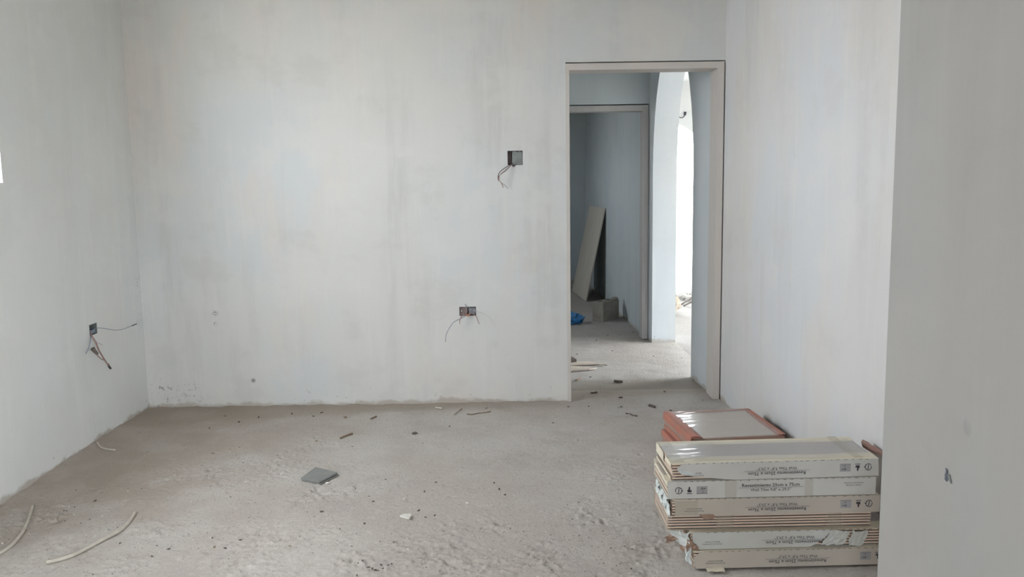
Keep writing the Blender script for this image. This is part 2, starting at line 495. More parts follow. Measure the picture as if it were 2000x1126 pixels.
wall_slab('wall_near_return', (1.04, 1.75), (1.62, 1.75), .15, [(0, -.05), (.58, -.05), (.58, Tz), (0, Tz)], M_NEAR)
UR = lambda x: x + 2.6
wall_slab('wall_rear', (-2.6, Y_REAR), (1.1, Y_REAR), .2,
          [(0, -.05), (UR(REAR[0]), -.05), (UR(REAR[0]), REAR[3]), (UR(REAR[1]), REAR[3]), (UR(REAR[1]), -.05), (3.7, -.05), (3.7, Tz), (0, Tz)], M_UNSEEN, thick_side=-1)
struct(box('ceiling', -2.6, 1.75, Y_REAR - .25, YC, CEIL, CEIL + .15, M_CEIL))

# corridor and second room
cl = math.hypot(CR1[0] - CR0[0], CR1[1] - CR0[1])
def arch(c, a, zs, b, n=20):
    return [(c - a, -.05)] + [(c - a * math.cos(math.pi * k / n), zs + b * math.sin(math.pi * k / n)) for k in range(n + 1)] + [(c + a, -.05)]
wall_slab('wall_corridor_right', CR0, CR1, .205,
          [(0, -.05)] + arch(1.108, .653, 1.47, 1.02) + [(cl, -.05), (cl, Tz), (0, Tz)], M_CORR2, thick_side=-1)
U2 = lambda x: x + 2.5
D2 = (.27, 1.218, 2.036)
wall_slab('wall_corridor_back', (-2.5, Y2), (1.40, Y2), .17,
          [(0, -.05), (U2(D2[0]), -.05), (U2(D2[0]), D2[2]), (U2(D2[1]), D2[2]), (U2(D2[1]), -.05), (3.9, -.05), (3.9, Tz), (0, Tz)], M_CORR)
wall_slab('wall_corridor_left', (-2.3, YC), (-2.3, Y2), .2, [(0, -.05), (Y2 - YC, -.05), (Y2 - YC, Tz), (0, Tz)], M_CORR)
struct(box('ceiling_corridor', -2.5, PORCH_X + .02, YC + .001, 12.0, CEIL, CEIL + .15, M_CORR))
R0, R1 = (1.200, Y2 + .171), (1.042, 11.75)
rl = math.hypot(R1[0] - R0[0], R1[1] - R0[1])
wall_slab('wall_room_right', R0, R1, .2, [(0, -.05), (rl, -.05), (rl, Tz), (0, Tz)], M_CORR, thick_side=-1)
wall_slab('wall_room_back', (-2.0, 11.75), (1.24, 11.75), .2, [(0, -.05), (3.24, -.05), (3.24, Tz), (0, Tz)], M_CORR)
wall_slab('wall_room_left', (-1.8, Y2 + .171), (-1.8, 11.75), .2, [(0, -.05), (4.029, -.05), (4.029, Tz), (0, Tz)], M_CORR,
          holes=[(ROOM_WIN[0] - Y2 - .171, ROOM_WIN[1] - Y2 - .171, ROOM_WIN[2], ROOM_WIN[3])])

# porch beyond the arch
wall_slab('wall_porch_far', (1.22, PORCH_Y), (PORCH_END, PORCH_Y), .2,
          [(0, -.05)] + [(p[0], p[1]) for p in arch(.60, .86, 1.22, .90) if p[0] > 0.02]
          + [(PORCH_END - 1.22, -.05), (PORCH_END - 1.22, PORCH_Z + .02), (0, PORCH_Z + .02)], M_PORCH)
struct(box('ceiling_porch', PORCH_X - .02, PORCH_END + .3, YC, PORCH_Y + .4, PORCH_Z, PORCH_Z + .15, M_PORCH))

pl = PORCH_Y - YC  # unseen side wall added to limit the light, its arch lets some through
wall_slab('wall_porch_side_added', (PORCH_END, YC), (PORCH_END, PORCH_Y), .2,
          [(0, -.05)] + arch(7.35 - YC, 1.5, 1.35, 1.0) + [(pl, -.05), (pl, PORCH_Z + .02), (0, PORCH_Z + .02)], M_PORCH, thick_side=-1)
wall_slab('wall_porch_near', (1.6, YC), (PORCH_END + .2, YC), .15, [(0, -.05), (PORCH_END - 1.4, -.05), (PORCH_END - 1.4, PORCH_Z), (0, PORCH_Z)], M_PORCH, thick_side=-1)

# door frames: jambs and mitred header, with the open joint above and to the right
def door_frame(name, xa, xb, top, y0, y1, w, mt, label):
    e = struct(empty(name, (xa, y0, 0)), label)
    e['kind'] = 'structure'
    def P(x): return lambda u, v, k: (u - xa, (y1 - y0) * k, v)
    prism('jamb', [(xa, 0.0), (xa + w * .55, 0.0), (xa + w * .55, top - w), (xa, top)], P(0), mt, e)
    prism('jamb', [(xb - w, 0.0), (xb, 0.0), (xb, top), (xb - w, top - w)], P(0), mt, e)
    prism('header', [(xa, top), (xa + w * .55, top - w), (xb - w, top - w), (xb, top)], P(0), mt, e)
    return e
door_frame('door_1', .366, 1.340, 2.122, YB - .008, YB + .18, .040, M_FRAME, 'empty primed door frame in the plastered back wall')
door_frame('door_2', .275, 1.213, 2.026, Y2 - .006, Y2 + .16, .048, M_FRAME2, 'empty door frame at the end of the corridor')

# ------------------------------------------------------------------ materials of the things
M_CARD_W = mat('white_carton', (.62, .615, .59), .7, tint=(.56, .55, .52), scale=5, bump=.1, bscale=60)
M_CARD_G = mat('grey_carton', (.58, .59, .575), .7, tint=(.53, .52, .48), scale=5, bump=.1, bscale=60)
M_CARD_B = mat('browned_carton', (.53, .475, .415), .75, tint=(.47, .43, .38), scale=4, bump=.1, bscale=60)
M_CARD_C = mat('cream_carton', (.74, .68, .54), .7, tint=(.68, .63, .53), scale=6, bump=.15, bscale=50)
M_KRAFT = mat('torn_kraft', (.36, .24, .18), .9, tint=(.28, .19, .14), scale=20, bump=.3)
M_PAPER = mat('crumpled_white_paper', (.66, .69, .68), .7, tint=(.58, .62, .62), scale=20, bump=.2)
M_TILE_EDGE = mat('tile_biscuit', (.72, .57, .45), .8, tint=(.66, .53, .43), scale=9, bump=.1)
M_TILE_BACK = mat('tile_ribbed_back', (.12, .09, .075), .9)
M_GLAZE = mat('tile_glaze_grey', (.42, .385, .375), .35, tint=(.39, .36, .35), scale=4, spec=.5)
M_GLAZE_B = mat('tile_glaze_beige', (.66, .58, .53), .35, tint=(.62, .55, .505), scale=5, spec=.5)
M_INK = mat('dark_print', (.055, .05, .06), .8)
M_INK_L = mat('grey_print', (.13, .125, .13), .8)
M_INK_P = mat('pale_grey_print', (.36, .35, .36), .8)
M_RED = mat('red_carton', (.50, .20, .15), .6, tint=(.42, .21, .165), scale=14, bump=.2, bscale=40)
M_RED_D = mat('dull_red_carton', (.36, .22, .19), .8, tint=(.30, .20, .175), scale=14)
M_RED_SIDE = mat('faded_carton_side', (.36, .30, .25), .8, tint=(.42, .25, .20), scale=7, bump=.2)
M_BOARD = mat('cement_board', (.52, .48, .42), .8, tint=(.47, .44, .39), scale=3, stretch=(1, 4, 1))
M_BLOCK = mat('concrete_block', (.33, .305, .27), .95, tint=(.25, .23, .205), scale=14, bump=.8, bscale=70, bdist=.006)
M_BLUE = mat('blue_plastic', (.03, .22, .52), .35, tint=(.02, .15, .40), scale=18, spec=.6)
M_DARK = mat('dark_scrap', (.10, .085, .075), .9, tint=(.15, .125, .11), scale=60)
M_SLATE = mat('dark_grey_scrap', (.27, .275, .265), .75, tint=(.23, .235, .23), scale=12, bump=.15)
M_STONE = mat('grey_stone', (.48, .45, .42), .95, tint=(.38, .355, .33), scale=25, bump=.5)
M_STONE_D = mat('dark_grey_stone', (.20, .185, .17), .95, tint=(.14, .13, .12), scale=25, bump=.5)
M_STONE_L = mat('pale_plaster_chip', (.74, .72, .68), .9, tint=(.66, .63, .58), scale=25, bump=.3)
M_STONE_T = mat('tan_stone', (.40, .345, .28), .95, tint=(.32, .275, .22), scale=25, bump=.4)
M_WOOD = mat('weathered_wood', (.30, .23, .17), .9, tint=(.22, .16, .12), scale=20)
M_STRAW = mat('dry_straw', (.60, .56, .49), .85, tint=(.50, .46, .40), scale=25)
M_LIGHTCARD = mat('pale_board_scrap', (.55, .48, .41), .85, tint=(.47, .41, .36), scale=12)
M_STEEL = mat('galvanised_box', (.22, .25, .24), .5, tint=(.17, .19, .19), scale=30, metal=.3, spec=.5)
M_STEEL_D = mat('rusty_box_inside', (.13, .10, .105), .7, tint=(.09, .08, .085), scale=30)
M_SCREW = mat('bright_screw', (.75, .75, .74), .4, metal=.6)
M_WB = mat('black_wire', (.05, .05, .06), .5)
M_WR = mat('red_wire', (.36, .23, .21), .5)
M_WG = mat('grey_wire', (.33, .35, .37), .5)
M_WW = mat('pale_wire', (.58, .56, .54), .5)
M_PLUG = mat('plug_plastic', (.13, .15, .20), .6, tint=(.10, .11, .13), scale=200)
M_WBL = mat('blue_grey_wire', (.28, .32, .40), .5)

def see_through(name, col, amount, rough, gloss):
    m = bpy.data.materials.new(name); m.use_nodes = True
    N, L = m.node_tree.nodes, m.node_tree.links
    N.remove(N['Principled BSDF'])
    t, d, gl = N.new('ShaderNodeBsdfTransparent'), N.new('ShaderNodeBsdfDiffuse'), N.new('ShaderNodeBsdfGlossy')
    d.inputs['Color'].default_value = (*col, 1)
    gl.inputs['Roughness'].default_value = rough
    a, b = N.new('ShaderNodeMixShader'), N.new('ShaderNodeMixShader')
    a.inputs[0].default_value = amount; b.inputs[0].default_value = gloss
    L.new(t.outputs[0], a.inputs[1]); L.new(d.outputs[0], a.inputs[2])
    L.new(a.outputs[0], b.inputs[1]); L.new(gl.outputs[0], b.inputs[2])
    L.new(b.outputs[0], N['Material Output'].inputs['Surface'])
    return m
M_FILM = see_through('clear_film', (.8, .8, .78), .10, .12, .10)
M_TAPE = see_through('yellowed_tape', (.66, .61, .49), .12, .25, .02)

# ------------------------------------------------------------------ tile cartons
_text_cache = {}
def text_mesh(txt, w, h):
    """flat lettering scaled to w wide with capitals h high, centred on its width, baseline at 0"""
    k = (txt, w, h)
    if k not in _text_cache:
        cu = bpy.data.curves.new('lettering', 'FONT')
        cu.body = txt; cu.resolution_u = 2; cu.offset = .012
        o = bpy.data.objects.new('lettering', cu)
        COL.objects.link(o)
        bpy.context.view_layer.update()
        me = bpy.data.meshes.new_from_object(o.evaluated_get(bpy.context.evaluated_depsgraph_get()))
        bpy.data.objects.remove(o)
        xs = [v.co.x for v in me.vertices]
        x0, x1 = min(xs), max(xs)
        for v in me.vertices:
            v.co = ((v.co.x - (x0 + x1) / 2) * w / (x1 - x0), 0, v.co.y * h / .69)
        me.materials.clear()
        _text_cache[k] = me
    return _text_cache[k].copy()

L_, D_, H_ = .764, .262, .0655
FY = -.0042       # plane of the print, just in front of the front panel

def art(panel, flip, icons=True, rev=True, small=True):
    def put(name, me, mt, u, z):
        me.materials.clear(); me.materials.append(mt)
        o = new_obj(name, me, None, panel)
        o.location = ((L_ * (1 - u)) if flip else L_ * u, FY, (H_ - z) if flip else z)
        if flip: o.rotation_euler = (0, math.pi, 0)
        return o
    def flat(polys):
        bm = bmesh.new()
        for p in polys:
            bm.faces.new([bm.verts.new((x, 0, z)) for x, z in p])
        me = bpy.data.meshes.new('icon'); bm.to_mesh(me); bm.free(); return me
    rc = lambda x0, x1, z0, z1: [(x0, z0), (x1, z0), (x1, z1), (x0, z1)]
    if rev:
        put('lettering', text_mesh('Revestimiento 25cm x 75cm', .212, .0118), M_INK, .494, H_ * .60)
        put('lettering', text_mesh('Wall Tiles 9,8" x 29,5"', .149, .0102), M_INK_L, .494, H_ * .345)
        put('rule_line', flat([rc(-.119, .119, -.0005, .0005)]), M_INK, .494, H_ * .545)
    if small:
        put('lettering', text_mesh('PRODUCTO DE ESPAÑA', .072, .0045), M_INK_L, .893, H_ * .66)
        put('lettering', text_mesh('MADE IN SPAIN', .054, .0045), M_INK_L, .893, H_ * .53)
    if icons:
        ring = []
        for a0, a1 in ((40, 200), (215, 340)):
            n = 9
            for k in range(n):
                a, b = (math.radians(a0 + (a1 - a0) * q / n) for q in (k, k + 1))
                ring.append([(.0125 * math.cos(a), .0135 * math.sin(a)), (.0125 * math.cos(b), .0135 * math.sin(b)), (.0100 * math.cos(b), .0108 * math.sin(b)), (.0100 * math.cos(a), .0108 * math.sin(a))])
        ring += [[(-.002, -.009), (.001, -.009), (.003, .009), (.000, .009)], [(.008, -.003), (.017, -.003), (.012, .005)], [(.006, .004), (.013, .006), (.009, .010)], [(.007, -.010), (.014, -.008), (.009, -.005)]]
        put('icon', flat(ring), M_INK, .052, H_ * .47)
        hand = [[(-.007, -.009), (.006, -.009), (.009, -.002), (.006, .000), (.003, -.003), (.002, .010), (-.001, .013), (-.003, .010), (-.004, .001), (-.008, .001)], rc(-.010, .010, -.0150, -.0125)]
        put('icon', flat(hand), M_INK, .104, H_ * .50)
        put('icon', flat([rc(-.020, .020, -.0145, .0145)]), M_INK_P, .164, H_ * .48)
        o = put('lettering', text_mesh('A+', .017, .009), M_INK, .170, H_ * .50); o.location.y -= .0005
        o = put('lettering', text_mesh('A+', .011, .006), M_INK_L, .168, H_ * .33); o.location.y -= .0005
        o = put('rule_line', flat([rc(-.020, .020, -.0145, -.0130)]), M_INK_L, .164, H_ * .48); o.location.y -= .0005

def tile_mesh():
    bm = bmesh.new()
    bm_box(bm, .004, L_ - .004, .003, D_ - .003, .0042, .0104, 0)
    bm_box(bm, .014, L_ - .014, .013, D_ - .013, 0, .0042, 1)
    bmesh.ops.recalc_face_normals(bm, faces=bm.faces)
    bm.faces.ensure_lookup_table()
    top = max(bm.faces, key=lambda f: f.calc_center_median().z); top.material_index = 2
    me = bpy.data.meshes.new('tile'); bm.to_mesh(me); bm.free()
    for m in (M_TILE_EDGE, M_TILE_BACK, M_GLAZE): me.materials.append(m)
    return me
TILE = tile_mesh()

def wav(a, b, v, amp, n, seed):
    r = random.Random(seed)
    return [(a + (b - a) * i / n, v + r.uniform(-amp, amp)) for i in range(n + 1)]

def carton(loc, rz, label, front, fmat, flip, seed, icons=True, small=True, top_mat=None, art_on=True, n_tiles=6, bottom=True):
    r = random.Random(seed)
    e = empty('tile_carton', loc, rz)
    tag(e, label, 'carton', 'stacked cartons of wall tiles')
    for k in range(n_tiles):
        t = new_obj('tile', TILE, None, e)
        t.location = (r.uniform(-.002, .002), r.uniform(-.001, .002), .0018 + k * .01045)
    if front:
        p = prism('front_panel', front, lambda u, v, k: (u, -.0035 + .003 * k, v), fmat, e)
        if art_on: art(p, flip, icons, True, small)
        bm = bmesh.new()          # row of perforations along the fold
        x = .06
        while x < L_ - .03:
            w = r.uniform(.006, .013)
            bm_box(bm, x, x + w, -.0040, -.0030, H_ - .0022, H_ - .0008)
            x += w + r.uniform(.010, .026)
        tag(from_bm('perforations', bm, M_TILE_BACK, p), kind='stuff')
    # carton back and the flaps folded over the top and under the bottom
    box('back_panel', 0, L_, D_, D_ + .003, 0, H_ - .001, fmat, e)
    tm = top_mat or M_CARD_C
    fl = .070
    prism('top_flap', [(0.0, -.002), (L_, -.002)] + wav(L_, 0.0, fl, .006, 14, seed + 1), lambda u, v, k: (u, v, H_ - .0008 - .0016 * k), tm, e)
    prism('top_flap', wav(0.0, L_, D_ - .048, .004, 14, seed + 2) + [(L_, D_ + .002), (0.0, D_ + .002)], lambda u, v, k: (u, v, H_ - .0008 - .0016 * k), tm, e)
    if bottom:
        box('bottom_panel', .001, L_ - .001, .001, D_ - .001, 0, .0015, fmat, e)
    return e

full = lambda: [(0, 0), (L_, 0), (L_, H_), (0, H_)]
# from the floor up
z = .006
c6 = carton((.660, 3.034, z), .020, 'lowest tile carton, browned with a rounded torn corner, resting on the floor',
            [(.012, .0), (L_, 0), (L_, H_), (.04, H_), (.020, H_ - .006), (.006, H_ - .022), (.002, .02)], M_CARD_B, True, 61)
c5 = carton((.652, 3.050, z + .0668), .018, 'torn pale tile carton just above the lowest one',
            [(.012, 0), (.44, 0), (.47, .012), (.50, .035), (.525, .062), (.53, H_), (.008, H_), (.010, .03)], M_CARD_G, True, 51, icons=False)
c4 = carton((.569, 3.070, z + .1336), .012, 'opened tile carton showing six bare tile edges in the stack',
            None, M_CARD_B, True, 41, art_on=False)
c3 = carton((.580, 3.036, z + .2004), .016, 'browned tile carton with shredded white paper at its left end',
            [(.012, .004), (.10, 0), (L_, .002), (L_, H_), (.010, H_), (.014, .03)], M_CARD_B, True, 31)
c2 = carton((.565, 3.038, z + .2672), .020, 'white tile carton with upright lettering, second from the top',
            full(), M_CARD_W, False, 21)
c1 = carton((.578, 3.036, z + .334), .034, 'topmost white tile carton with a filmed window and torn corner',
            [(.23, .0), (L_, 0), (L_ - .001, H_ * .6), (L_ - .004, H_), (.046, H_), (.030, .058), (.020, .047), (.024, .036), (.036, .027), (.08, .016), (.15, .008)], M_CARD_W, True, 11)

# film, tape and torn pieces
def sheet_grid(name, x0, x1, y0, y1, z, amp, nx, ny, seed, mt, parent):
    return crumple(name, [(x0, y0, z), (x1, y0, z), (x1, y1, z), (x0, y1, z)], nx, ny, amp, seed, mt, parent, .0003)
sheet_grid('plastic_film', .004, L_ - .02, .020, D_ - .030, H_ + .0022, .0011, 9, 12, 3, M_FILM, c1)
box('tape', .002, .050, .004, D_ - .004, H_ + .0012, H_ + .0016, M_TAPE, c1)
box('tape', L_ - .09, L_ - .055, .002, D_ - .002, H_ + .0036, H_ + .0040, M_TAPE, c1)
crumple('torn_flap', [(.022, -.006, .046), (.085, -.0045, .030), (.085, -.0045, .018), (.034, -.010, .028)], 5, 2, .001, 5, M_PAPER, c1)
for x0, x1 in ((.210, .252), (.502, .532)):
    box('tape', x0, x1, -.0048, -.0044, .001, H_, M_TAPE, c2)
for x0, x1 in ((.185, .250), (.600, .650)):
    box('tape', x0, x1, .0006, .0010, .002, H_ - .004, M_TAPE, c4)
box('tape', .012, .095, -.0048, -.0044, .004, H_ * .9, M_TAPE, c3)
# end wraps on the left of the two upper cartons
crumple('end_strip', [(-.002, .004, .004), (-.002, D_ - .01, .004), (-.002, D_ - .01, .014), (-.002, .004, .014)], 10, 1, .0008, 9, M_CARD_C, c1)
crumple('end_strip', [(-.002, .004, .050), (-.002, .10, .050), (-.002, .10, H_), (-.002, .004, H_)], 6, 2, .0012, 19, M_CARD_C, c1)
crumple('end_strip', [(-.002, .13, .030), (-.002, D_, .030), (-.002, D_, H_), (-.002, .13, H_)], 8, 3, .0012, 29, M_CARD_C, c1)
crumple('end_strip', [(-.002, .0, .046), (-.002, D_ - .02, .046), (-.002, D_ - .02, H_ - .002), (-.002, .0, H_ - .002)], 9, 2, .001, 39, M_CARD_C, c2)
# shredded paper at the left end of the third carton
for k, (y0, y1, z0, z1) in enumerate(((.00, .06, -.005, .05), (.05, .13, .008, .066), (.11, .20, .0, .058), (.17, .25, .015, .070), (.02, .10, .03, .062))):
    crumple('torn_paper', [(-.006 - .004 * k, y0, z0), (-.010, y1, z0 + .006), (-.004, y1, z1), (-.014, y0, z1)], 6, 5, .006, 70 + k, M_PAPER, c3, jag=.12)
crumple('torn_tab', [(.10, -.005, .008), (.155, -.005, .006), (.150, -.012, -.010), (.115, -.010, -.008)], 4, 3, .002, 81, M_KRAFT, c3, jag=.1)
# torn white lining and kraft shreds at the left end of the fifth carton
crumple('torn_lining', [(-.072, .02, .064), (-.005, -.004, .066), (-.008, -.002, -.030), (-.022, .06, -.010)], 7, 7, .004, 90, M_PAPER, c5, jag=.08)
crumple('torn_lining', [(-.02, .004, .010), (.002, -.006, .014), (.004, -.006, -.055), (-.014, .01, -.048)], 4, 6, .003, 91, M_PAPER, c5, jag=.08)
crumple('kraft_shred', [(-.085, .05, .030), (-.050, .03, .048), (-.036, .03, .028), (-.070, .05, .006)], 5, 4, .006, 92, M_KRAFT, c5, jag=.15)
crumple('kraft_shred', [(-.012, -.004, .040), (.022, -.008, .020), (.030, -.010, .004), (-.014, -.004, -.004)], 5, 4, .004, 93, M_KRAFT, c5, jag=.1)
crumple('kraft_shred', [(-.030, .03, .004), (-.012, .0, .012), (-.010, .0, -.022), (-.028, .03, -.012)], 4, 4, .004, 94, M_KRAFT, c5, jag=.1)
crumple('torn_paper', [(.480, -.006, .006), (.575, -.006, .010), (.590, -.006, .062), (.520, -.006, .064)], 9, 6, .004, 95, M_CARD_G, c5, jag=.06)
crumple('torn_paper', [(.585, -.005, .002), (.640, -.004, .0), (.660, -.004, .055), (.600, -.006, .060)], 6, 5, .003, 96, M_CARD_G, c5, jag=.08)
crumple('floor_scrap', [(.045, -.030, .001), (.110, -.034, .001), (.118, -.006, .004), (.050, -.004, .004)], 5, 2, .002, 97, M_CARD_C, c6, jag=.08)

# red cartons behind the stack
def red_carton(loc, rz, label, seed, top):
    e = empty('tile_carton', loc, rz)
    tag(e, label, 'carton', 'red cartons of square tiles')
    Wd, Dp, Hh = .466, .47, .080
    body = box('body', 0, Wd, 0, Dp, 0, Hh - .006, M_RED_SIDE, e, .002)
    box('tile', .008, Wd - .008, .008, Dp - .008, Hh - .006, Hh - .001, M_GLAZE_B, e, .0012)
    # rolled red flap on the left edge, in two lengths, and flat ones round the rest
    rr = random.Random(seed)
    for y0, y1 in ((.0, .21), (.20, Dp)):
        n = 9
        pts = [(-.006 + .062 * (k / n), Hh + (.012 if top else .003) * math.sin(math.pi * min(1, .25 + .75 * k / n)) - .001) for k in range(n + 1)]
        pts = [(-.008, Hh - .030), (-.008, Hh - .004)] + pts + [(.054, Hh - .001), (-.004, Hh - .004), (-.004, Hh - .030)]
        sk = rr.uniform(-.004, .004)
        prism('red_flap', pts, lambda u, v, k: (u + sk * k, y0 + (y1 - y0) * k, v + (.003 if y0 == 0 else 0)), M_RED, e)
    prism('red_flap', [(Wd - .036, .0), (Wd + .003, 0), (Wd + .003, Dp), (Wd - .030, Dp - .03), (Wd - .040, .2)], lambda u, v, k: (u, v, Hh + .0035 - .003 * k), M_RED, e)
    prism('red_flap', [(.02, Dp - .012), (.2, Dp - .016), (Wd, Dp - .02), (Wd, Dp + .003), (.02, Dp + .003)], lambda u, v, k: (u, v, Hh + .0035 - .003 * k), M_RED, e)
    prism('red_flap', [(0.0, 0.0), (Dp, 0.0), (Dp, .018), (.3, .028), (.1, .020), (0, .030)], lambda u, v, k: (-.003 + .002 * k, u, v), M_RED, e)
    if top:
        sheet_grid('plastic_film', .03, Wd - .02, .006, Dp - .008, Hh + .0055, .0026, 5, 22, seed, M_FILM, e)
    return e
red_carton((.858, 4.052, .008), .105, 'lower of the two red cartons, at the foot of the right wall', 5, False)
red_carton((.872, 4.060, .0945), .105, 'upper red carton with clear film over a beige tile', 9, True)
sc = crumple('carton_scrap', [(1.375, 3.29, .372), (1.408, 3.16, .372), (1.408, 3.16, .392), (1.378, 3.29, .404)], 5, 3, .002, 44, M_RED_D, None, jag=.08)
tag(sc, 'torn red cardboard scrap wedged between the top carton and right wall', 'cardboard scrap')

# ------------------------------------------------------------------ electrical boxes with loose wires
def on_back(px, py, off=0.0):
    d = _fw + _r * ((px - W / 2) / F_PX) - _u * ((py - H / 2) / F_PX)
    return CAM + d * ((YB - off) / d.y)
def on_left(px, py, off=0.0):
    d = _fw + _r * ((px - W / 2) / F_PX) - _u * ((py - H / 2) / F_PX)
    return CAM + d * ((XL + off) / d.x)

def open_box(name, w, h, dep, mt, parent, t=.003):
    """wall box open to the front (local -y), front rim at y = 0"""
    bm = bmesh.new()
    bm_box(bm, 0, w, dep - t, dep, 0, h)
    bm_box(bm, 0, t, 0, dep - t, 0, h)
    bm_box(bm, w - t, w, 0, dep - t, 0, h)
    bm_box(bm, t, w - t, 0, dep - t, 0, t)
    bm_box(bm, t, w - t, 0, dep - t, h - t, h)
    return from_bm(name, bm, mt, parent)

e = empty('electrical_box', (.002, YB, 1.512))
tag(e, 'upper square electrical box in the back wall near the doorway, wires hanging out', 'electrical box', 'electrical boxes')
open_box('box_shell', .094, .088, .05, M_STEEL_D, e)
prism('cover_plate', [(.027, .004), (.090, .004), (.091, .060), (.088, .078), (.082, .080), (.074, .089), (.066, .080), (.056, .080), (.048, .086), (.030, .083)], lambda u, v, k: (u, .006 + .003 * k, v), M_STEEL, e)
prism('mud_ring', [(.003, .008), (.024, .004), (.024, .080), (.004, .076)], lambda u, v, k: (u, .016 + .003 * k, v), M_STEEL_D, e)
prism('plaster_lump', [(.026, -.006), (.036, -.012), (.048, -.006), (.046, .004), (.028, .004)], lambda u, v, k: (u, -.006 + .006 * k, v), M_STEEL_D, e)
def wires(e, fn, base, items):
    for pts, r_, m_ in items:
        tube('wire', [fn(px, py, off) - base for px, py, off in pts], r_, m_, e, sides=6, sub=5)
wires(e, on_back, Vector(e.location), [
    ([(1004, 318, -.02), (996, 322, .02), (986, 328, .05), (977, 335, .06), (973, 342, .06), (973, 350, .055)], .0022, M_WB),
    ([(1003, 318, -.02), (994, 326, .02), (984, 335, .04), (976, 342, .05), (974, 351, .05), (979, 357, .05), (983, 366, .045)], .0022, M_WR),
    ([(1001, 319, -.02), (988, 333, .03), (977, 341, .05), (973, 347, .05), (977, 355, .05), (985, 361, .04), (992, 368, .03)], .0020, M_WG)])
tube('wire_tie', [on_back(974, 343, .054) - e.location, on_back(974, 353, .052) - e.location], .0048, M_WR, e)

e = empty('electrical_box', (-.319, YB, .568))
tag(e, 'lower flat electrical box in the back wall with bright screws and splayed wires', 'electrical box', 'electrical boxes')
open_box('box_shell', .106, .058, .045, M_STEEL_D, e)
prism('mud_ring', [(.003, .004), (.050, .003), (.054, .054), (.004, .052)], lambda u, v, k: (u, .008 + .003 * k, v), mat('brown_plate', (.24, .19, .185), .7, var=.3, scale=30), e)
prism('cover_plate', [(.062, .006), (.100, .010), (.103, .050), (.056, .054)], lambda u, v, k: (u, .010 + .003 * k, v), mat('blue_grey_plate', (.27, .29, .32), .5, var=.3, scale=30), e)
for sx, sz in ((.014, .030), (.072, .042)):
    bm = bmesh.new(); bmesh.ops.create_uvsphere(bm, u_segments=10, v_segments=6, radius=.0055)
    o = from_bm('screw', bm, M_SCREW, e, True); o.location = (sx, .006, sz)
wires(e, on_back, Vector(e.location), [
    ([(916, 612, -.02), (908, 617, .02), (899, 622, .04), (886, 629, .06), (876, 643, .07), (871, 655, .06), (870, 667, .05)], .0020, M_WBL),
    ([(916, 611, -.02), (911, 616, .03), (905, 615, .04), (900, 620, .05), (898, 626, .05), (898, 632, .05)], .0024, M_WR),
    ([(920, 611, -.02), (926, 614, .03), (930, 618, .04), (933, 625, .05), (936, 632, .05)], .0024, M_WR),
    ([(913, 603, -.02), (911, 598, .02), (908, 593, .03)], .0024, M_WG),
    ([(924, 606, -.02), (936, 609, .04), (950, 616, .07), (960, 625, .08), (967, 637, .08)], .0018, M_WW)])
tube('copper_twist', [on_back(910, 613, .0) - e.location, on_back(914, 616, .02) - e.location, on_back(918, 612, .01) - e.location], .005, mat('bare_copper', (.55, .27, .18), .45, metal=.4), e)

e = empty('electrical_box', (XL, 4.755, .600))
tag(e, 'small electrical box low in the left wall with a dangling red wire', 'electrical box', 'electrical boxes')
o = open_box('box_shell', .090, .062, .045, M_STEEL, e); o.rotation_euler = (0, 0, hp)
o = prism('cover_plate', [(.010, .004), (.086, .006), (.086, .026), (.014, .024)], lambda u, v, k: (u, .010 + .003 * k, v), M_WBL, e); o.rotation_euler = (0, 0, hp)
wires(e, on_left, Vector(e.location), [
    ([(182, 642, -.02), (192, 640, .01), (205, 641, .02), (222, 644, .03), (238, 643, .03), (252, 638, .035), (258, 636, .04)], .0018, M_WBL),
    ([(176, 648, -.01), (180, 657, .02), (187, 668, .04), (193, 683, .05), (203, 700, .055), (213, 715, .05)], .0045, M_WR),
    ([(177, 648, -.01), (177, 662, .02), (174, 676, .03), (168, 690, .03)], .0026, M_WBL),
    ([(189, 692, .04), (197, 700, .045), (205, 703, .05)], .0030, M_WR),
    ([(186, 666, .04), (194, 670, .03), (200, 673, .02)], .0018, M_WW)])
tube('wire_tip', [on_left(258, 636, .04) - e.location, on_left(262, 634, .04) - e.location, on_left(267, 632, .04) - e.location], .0028, M_WB, e)
tube('wire_tip', [on_left(211, 711, .05) - e.location, on_left(213, 715, .05) - e.location, on_left(216, 719, .05) - e.location], .0065, M_WB, e)
tube('connector', [on_left(181, 680, .04) - e.location, on_left(185, 685, .045) - e.location, on_left(190, 690, .045) - e.location], .012, mat('brown_connector', (.20, .17, .15), .7, var=.3, scale=40), e, taper=.7)

e = empty('wall_plug', (.84, 1.600, .850))
tag(e, 'small blue-grey plastic plug stub in a hole of the near right wall', 'wall plug')
crumple('plug_shell', [(-.0012, .016, .004), (-.0012, .010, .002), (-.0012, .009, .024), (-.0012, .015, .027)], 3, 5, .0008, 2, M_PLUG, e, .0014)
crumple('plug_shell', [(-.0012, .003, .006), (-.0012, -.008, .004), (-.0012, .000, .019), (-.0012, .007, .018)], 3, 3, .0008, 4, M_STEEL, e, .0014)

# ------------------------------------------------------------------ corridor, second room and porch
# leaning panel in the second room
A_, wdt, Ln, hd, th_ = Vector((.875, 9.875, fz(.875, 9.875) + .004)), .91, 1.085, .099, 1.362
pn = empty('leaning_panel', A_, hd)
tag(pn, 'beige board leaning against the wall of the room beyond the corridor', 'board')
bd = box('board', 0, .014, 0, wdt, 0, Ln, M_BOARD, pn, .001); bd.rotation_euler = (0, hp - th_, 0)
kn = box('nail_hole', -.0008, .0002, wdt - .06, wdt - .045, Ln - .14, Ln - .125, M_DARK, pn); kn.rotation_euler = (0, hp - th_, 0)

